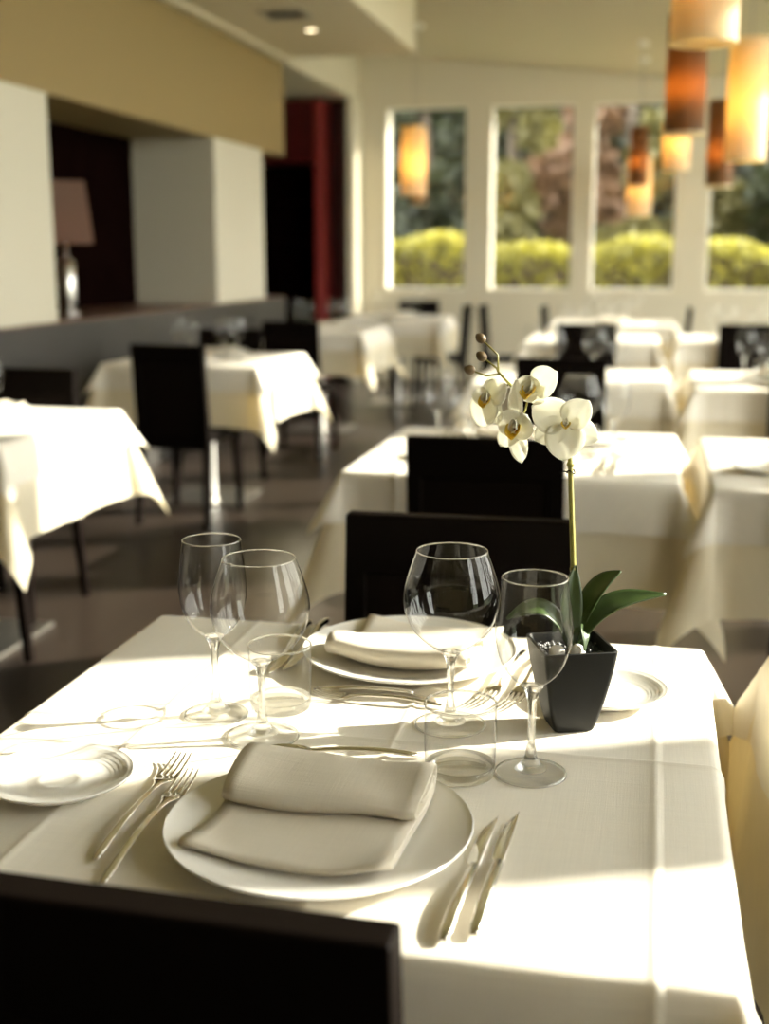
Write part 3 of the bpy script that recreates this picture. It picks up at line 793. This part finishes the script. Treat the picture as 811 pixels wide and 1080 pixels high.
# leaves
def leaf(points, widths, up=(0, 0, 1), fold=.25, name='leaf'):
    pts = [Vector(p) for p in points]
    cp = [[p[i] for p in pts] for i in range(3)]
    def cr(vals, n):
        P = [vals[0]] + vals + [vals[-1]]; o_ = []; per = n
        for i in range(1, len(P) - 2):
            for k in range(per):
                t = k / per; p0, p1, p2, p3 = P[i-1], P[i], P[i+1], P[i+2]
                o_.append(.5 * (2*p1 + (p2-p0)*t + (2*p0-5*p1+4*p2-p3)*t*t + (3*p1-p0-3*p2+p3)*t**3))
        o_.append(vals[-1]); return o_
    X, Y, Z, Wd = cr(cp[0], 6), cr(cp[1], 6), cr(cp[2], 6), cr(list(widths), 6)
    c = [Vector(p) for p in zip(X, Y, Z)]; vs = []; fs = []; nw = 6
    for i, p in enumerate(c):
        d = (c[min(i+1, len(c)-1)] - c[max(i-1, 0)]).normalized(); s = d.cross(Vector(up)).normalized(); nrm = s.cross(d).normalized()
        for k in range(nw + 1):
            u = k / nw * 2 - 1; vs.append(L(p + s * u * Wd[i] + nrm * Wd[i] * fold * (abs(u) ** 1.5)))
    for i in range(len(c) - 1):
        for k in range(nw): a = i*(nw+1)+k; fs.append((a, a+1, a+nw+2, a+nw+1))
    o = MB().add(vs, fs).build(name, M['leaf'], oc, True); s_ = o.modifiers.new('solid', 'SOLIDIFY'); s_.thickness = .0016
    return o
leaf([(-.068, 1.380, .838), (-.064, 1.378, .862), (-.045, 1.385, .888), (-.015, 1.397, .902), (.030, 1.408, .907)], [.004, .008, .0125, .0115, .001], up=(.1, -.55, .8))
leaf([(-.070, 1.383, .840), (-.067, 1.387, .870), (-.055, 1.393, .902), (-.040, 1.398, .922), (-.022, 1.402, .933)], [.004, .009, .0125, .010, .001], up=(-.5, -.75, .4))
leaf([(-.072, 1.382, .842), (-.0745, 1.379, .868), (-.076, 1.380, .895), (-.075, 1.384, .918), (-.073, 1.390, .940)], [.004, .010, .0125, .009, .001], up=(.3, -.9, .2))
leaf([(-.074, 1.381, .842), (-.085, 1.374, .872), (-.105, 1.366, .892), (-.125, 1.360, .893), (-.148, 1.355, .882)], [.004, .010, .0135, .011, .001], up=(0, -.45, .9))
leaf([(-.069, 1.378, .842), (-.064, 1.368, .862), (-.060, 1.358, .872), (-.058, 1.350, .866), (-.057, 1.346, .852)], [.004, .007, .008, .006, .001], up=(.8, -.4, .5))
# blossoms
def petal_mesh(Lp, Wp, base, cup, curl, tipr=1.0):
    vs = []; fs = []; nu, nv = 14, 10
    for i in range(nu + 1):
        f = .5 - .5 * math.cos(PI * i / nu); y = Lp * f
        g = f ** tipr
        w = Wp * (base * (1 - f) ** 2 + math.sqrt(max(0, 1 - (2 * g - 1) ** 2)) ** 1.05) + 2e-5
        for k in range(nv + 1):
            u = k / nv * 2 - 1
            vs.append((u * w, y - u * u * Lp * .05 * f, cup * Lp * (u * u) * .5 * min(1, w / Wp) + curl * Lp * f * f + .0006 * math.sin(u * 7 + f * 7) * min(1, w / Wp)))
    for i in range(nu):
        for k in range(nv): a = i*(nv+1)+k; fs.append((a, a+1, a+nv+2, a+nv+1))
    return vs, fs
def blossom(centre, face, s, segs, lip=1.0):
    """face: direction the flower looks; segs: (kind, angle from up counterclockwise, length, half width, tilt)"""
    z = Vector(face).normalized(); up = Vector((0, 0, 1)); x = up.cross(z).normalized(); y = z.cross(x)
    Q = Matrix((x, y, z)).transposed().to_4x4()
    mw = rot @ Matrix.Translation(-Vector((-.0745, 1.3765, ZT_))) @ Matrix.Translation(Vector(centre)) @ Q
    o = empty('blossom'); o.parent = oc; o.matrix_local = mw
    def add(name, vs, fs, ang, tilt, mat, zoff=0):
        tm = Matrix.Rotation(R(ang), 4, 'Z') @ Matrix.Translation((0, 0, zoff)) @ Matrix.Rotation(R(tilt), 4, 'X')
        ob = MB().add([tm @ Vector(v) for v in vs], fs).build(name, mat, o, True)
        sd = ob.modifiers.new('solid', 'SOLIDIFY'); sd.thickness = .0006
        return ob
    for q, (kind, ang, ln, wd, tilt) in enumerate(segs):
        v, f = petal_mesh(ln * s, wd * s, .05 if kind == 'petal' else .12, .16, -.10, .80 if kind == 'petal' else .95)
        add(kind, v, f, ang, tilt, M['petal'], .0012 if kind == 'petal' else -.001 * q * .4)
    k = s * lip
    v, f = petal_mesh(.019 * k, .0075 * k, .3, .8, .25); add('lip', v, f, 180, 38, M['lip'], .002)
    v, f = petal_mesh(.013 * k, .0075 * k, .3, .8, .2)
    add('lip_lobe', v, f, 112, 58, M['petal'], .002); add('lip_lobe', v, f, -112, 58, M['petal'], .002)
    col = MB().loft([((0, .001, 0), (.0028*k, 0, 0), (0, .0028*k, 0)), ((0, .002, .006*k), (.003*k, 0, 0), (0, .0026*k, 0)), ((0, .001, .010*k), (.0022*k, 0, 0), (0, .002*k, 0)), ((0, 0, .012*k), (.0006, 0, 0), (0, .0006, 0))], n=10)
    col.build('column', M['petal'], o, True)
    sp = MB().loft([((0, -.004*k, .003*k), (.0026*k, 0, 0), (0, .0022*k, 0)), ((0, -.005*k, .0075*k), (.003*k, 0, 0), (0, .0024*k, 0)), ((0, -.005*k, .0095*k), (.0008*k, 0, 0), (0, .0008*k, 0))], n=8)
    sp.build('callus', M['lip_red'], o, True)
    return o
FL = [((-.127, 1.410, 1.140), (-.45, -.88, .12), 1.0, 1.1, (-.115, 1.421, 1.117),
       [('petal', -58, .037, .0185, 10), ('petal', 78, .022, .013, 38), ('sepal', 10, .016, .009, 40), ('sepal', 140, .020, .011, 25), ('sepal', -135, .022, .012, 15)]),
      ((-.090, 1.404, 1.101), (.05, -.96, .28), 1.0, .62, (-.089, 1.421, 1.092),
       [('petal', 62, .044, .021, 6), ('petal', -46, .037, .0175, 14), ('sepal', 118, .040, .0155, 5), ('petal', 178, .043, .0225, 8), ('sepal', -116, .041, .0155, 5)]),
      ((-.145, 1.400, 1.099), (-.25, -.94, -.10), 1.0, 1.1, (-.135, 1.419, 1.126),
       [('petal', 62, .024, .016, 22), ('petal', -100, .024, .015, 20), ('sepal', 4, .052, .0085, -4), ('sepal', 140, .034, .0125, 8), ('sepal', 184, .046, .0115, 4), ('petal', -50, .020, .012, 15)]),
      ((-.177, 1.404, 1.130), (-.45, -.88, -.05), 1.0, .9, (-.158, 1.418, 1.143),
       [('petal', 158, .038, .0195, 10), ('petal', -58, .032, .0155, 14), ('sepal', 88, .022, .011, 30), ('sepal', -160, .034, .013, 8), ('sepal', -22, .028, .011, 12)])]
for c, face, s, lip, at, segs in FL:
    b = blossom(c, face, s, segs, lip)
    back = Vector(c) - Vector(face).normalized() * .004
    mi = (back + Vector(at)) / 2 - Vector(face).normalized() * .006
    MB().tube([L(at), L(mi), L(back)], [.0011, .0012, .0015], n=8).build('pedicel', M['orchid_stem'], oc, True)
# white pebbles lying on the gravel
def pebble(loc, a, label, seed):
    rp = random.Random(seed); vs = []; fs = []; nu, nv = 10, 16; ph = rp.uniform(0, 6)
    for i in range(nu + 1):
        th = PI * i / nu
        for k in range(nv):
            p = 2 * PI * k / nv; r_ = 1 + .07 * math.sin(2 * p + ph) + .05 * math.cos(3 * th + ph)
            vs.append((a[0] * r_ * math.sin(th) * math.cos(p), a[1] * r_ * math.sin(th) * math.sin(p), a[2] * math.cos(th)))
    for i in range(nu):
        for k in range(nv): j = (k+1) % nv; fs.append((i*nv+k, (i+1)*nv+k, (i+1)*nv+j, i*nv+j))
    o = MB().add(vs, fs).build('pebble', M['pebble'], None, True); o.location = loc
    return tag(o, label, 'stone', 'white pebbles in the orchid pot')
pebble((-.066, 1.352, .848), (.0085, .008, .0098), 'white pebble at the front rim of the orchid pot', 1)
pebble((-.089, 1.352, .847), (.010, .008, .0078), 'white pebble on the gravel seen through the slim glass', 2)

# ------------------------------------------------------------------ garden
struct(MB().box(-40, 40, YB + .3, 60, -.35, -.25).build('ground', M['lawn']))
struct(MB().box(XR + .3, 60, -30, 60, -.35, -.25).build('ground_side', M['lawn']))
def leaves(m, n, pick, size, rnd):
    vs = []; fs = []
    for i in range(n):
        c = pick(); a = Vector((rnd.gauss(0,1), rnd.gauss(0,1), rnd.gauss(0,1))).normalized()
        b = a.cross(Vector((rnd.gauss(0,1), rnd.gauss(0,1), rnd.gauss(0,1)))).normalized(); s = size * rnd.uniform(.6, 1.4)
        c = Vector(c); o = len(vs)
        vs += [c - a * s, c + b * s * .45 - a*s*.1, c + a * s, c - b * s * .45 - a*s*.1]; fs.append((o, o+1, o+2, o+3))
    m.add(vs, fs)
rg = random.Random(5)
hg = tag(empty('hedge', (-.5, 15.8, -.25)), 'clipped yellow-green hedge along the garden outside the far windows', 'hedge')
m = MB()
def pk():
    x = rg.uniform(-9, 9); 
    t = rg.random()
    top = 1.62 + .06 * math.sin(x * 2.1) + .05 * math.sin(x * 5.3) - .012 * x
    if t < .45: return (x, rg.uniform(-.4, .4), top + rg.uniform(-.10, .06))
    return (x, -.4 + rg.uniform(-.08, .1), rg.uniform(.2, top))
leaves(m, 16000, pk, .07, rg); m.build('foliage', M['hedge'], hg)
MB().box(-9, 9, -.33, .35, 0, 1.5).build('twigs', M['bark'], hg)
def tree(x, y, h, r, mat, label, n=5000, low=.3):
    t = tag(empty('tree', (x, y, -.25)), label, 'tree', 'garden trees behind the hedge')
    MB().tube([(0, 0, 0), (.05, 0, h * .4), (-.05, .05, h * .8)], [.16, .12, .05], n=10).build('trunk', M['bark'], t, True)
    blobs = [(rg.uniform(-.6, .6) * r, rg.uniform(-.5, .5) * r, h * (low + (1 - low) * rg.random()), r * rg.uniform(.35, .6)) for _ in range(12)]
    def p():
        bx, by, bz, br = rg.choice(blobs); d = Vector((rg.gauss(0,1), rg.gauss(0,1), rg.gauss(0,1))).normalized() * br * rg.random() ** .35
        return (bx + d.x, by + d.y, max(.1, bz + d.z))
    m = MB(); leaves(m, n, p, .13, rg); m.build('crown', mat, t)
    return t
tree(-3.5, 19.4, 5.2, 1.0, M['tree_dark'], 'dark tree filling the leftmost far window')
tree(-1.95, 17.6, 4.6, .62, M['tree_olive'], 'olive tree left in the second far window', 4500, .2)
tree(-1.15, 20.6, 5.2, .95, M['tree_rust'], 'rust-coloured tree at the right of the second far window', 4500, .2)
tree(-.35, 18.2, 4.8, .68, M['tree_olive'], 'olive tree left in the third far window', 4500, .2)
tree(.75, 20.4, 5.4, .85, M['tree_olive'], 'larger olive tree right in the third far window', 4500, .3)
tree(2.3, 19.4, 5.2, 1.0, M['tree_dark'], 'dark tree filling the rightmost far window', 6000)
# tall dense evergreen screen at the end of the garden
es = tag(empty('evergreen_screen', (0, 23.5, -.25)), 'tall dark evergreen screen closing the garden behind the trees', 'hedge')
m = MB(); leaves(m, 14000, lambda: (rg.uniform(-14, 12), rg.uniform(-.6, -.2), rg.uniform(0, 8)), .22, rg); m.build('foliage', M['tree_dark'], es)
MB().box(-14, 12, -.2, .8, 0, 7.9).build('inner_growth', M['tree_dark'], es)

# ------------------------------------------------------------------ light
w = bpy.data.worlds.new('sky'); bpy.context.scene.world = w; w.use_nodes = True
bg = w.node_tree.nodes['Background']; bg.inputs['Color'].default_value = (1.0, .985, .95, 1); bg.inputs['Strength'].default_value = 9.5
su = bpy.data.lights.new('sun', 'SUN'); su.energy = 18; su.color = (1, .94, .82); su.angle = R(.55)
so = bpy.data.objects.new('sun', su); C.objects.link(so)
az, el = R(22.8), R(24)
d = Vector((math.cos(az) * math.cos(el), math.sin(az) * math.cos(el), math.sin(el)))
so.rotation_euler = d.to_track_quat('Z', 'Y').to_euler(); so.location = (8, 4, 6)

# ------------------------------------------------------------------ camera
cam = bpy.data.cameras.new('camera'); co = bpy.data.objects.new('camera', cam); C.objects.link(co)
cam.sensor_fit = 'VERTICAL'; cam.sensor_height = 36; cam.lens = 1300 / 1080 * 36
co.location = (0, 0, 1.29); co.rotation_euler = (R(90 - 11.8176), 0, R(12.0905))
cam.clip_start = .05; cam.clip_end = 200
cam.dof.use_dof = True; cam.dof.focus_distance = 1.36; cam.dof.aperture_fstop = 3.2
sc = bpy.context.scene; sc.camera = co
sc.view_settings.view_transform = 'Standard'; sc.view_settings.look = 'None'; sc.view_settings.gamma = 1
sc.view_settings.use_curve_mapping = False; sc.view_settings.exposure = .3
sc.cycles.transparent_max_bounces = 48; sc.cycles.max_bounces = 14; sc.cycles.transmission_bounces = 12; sc.cycles.diffuse_bounces = 6
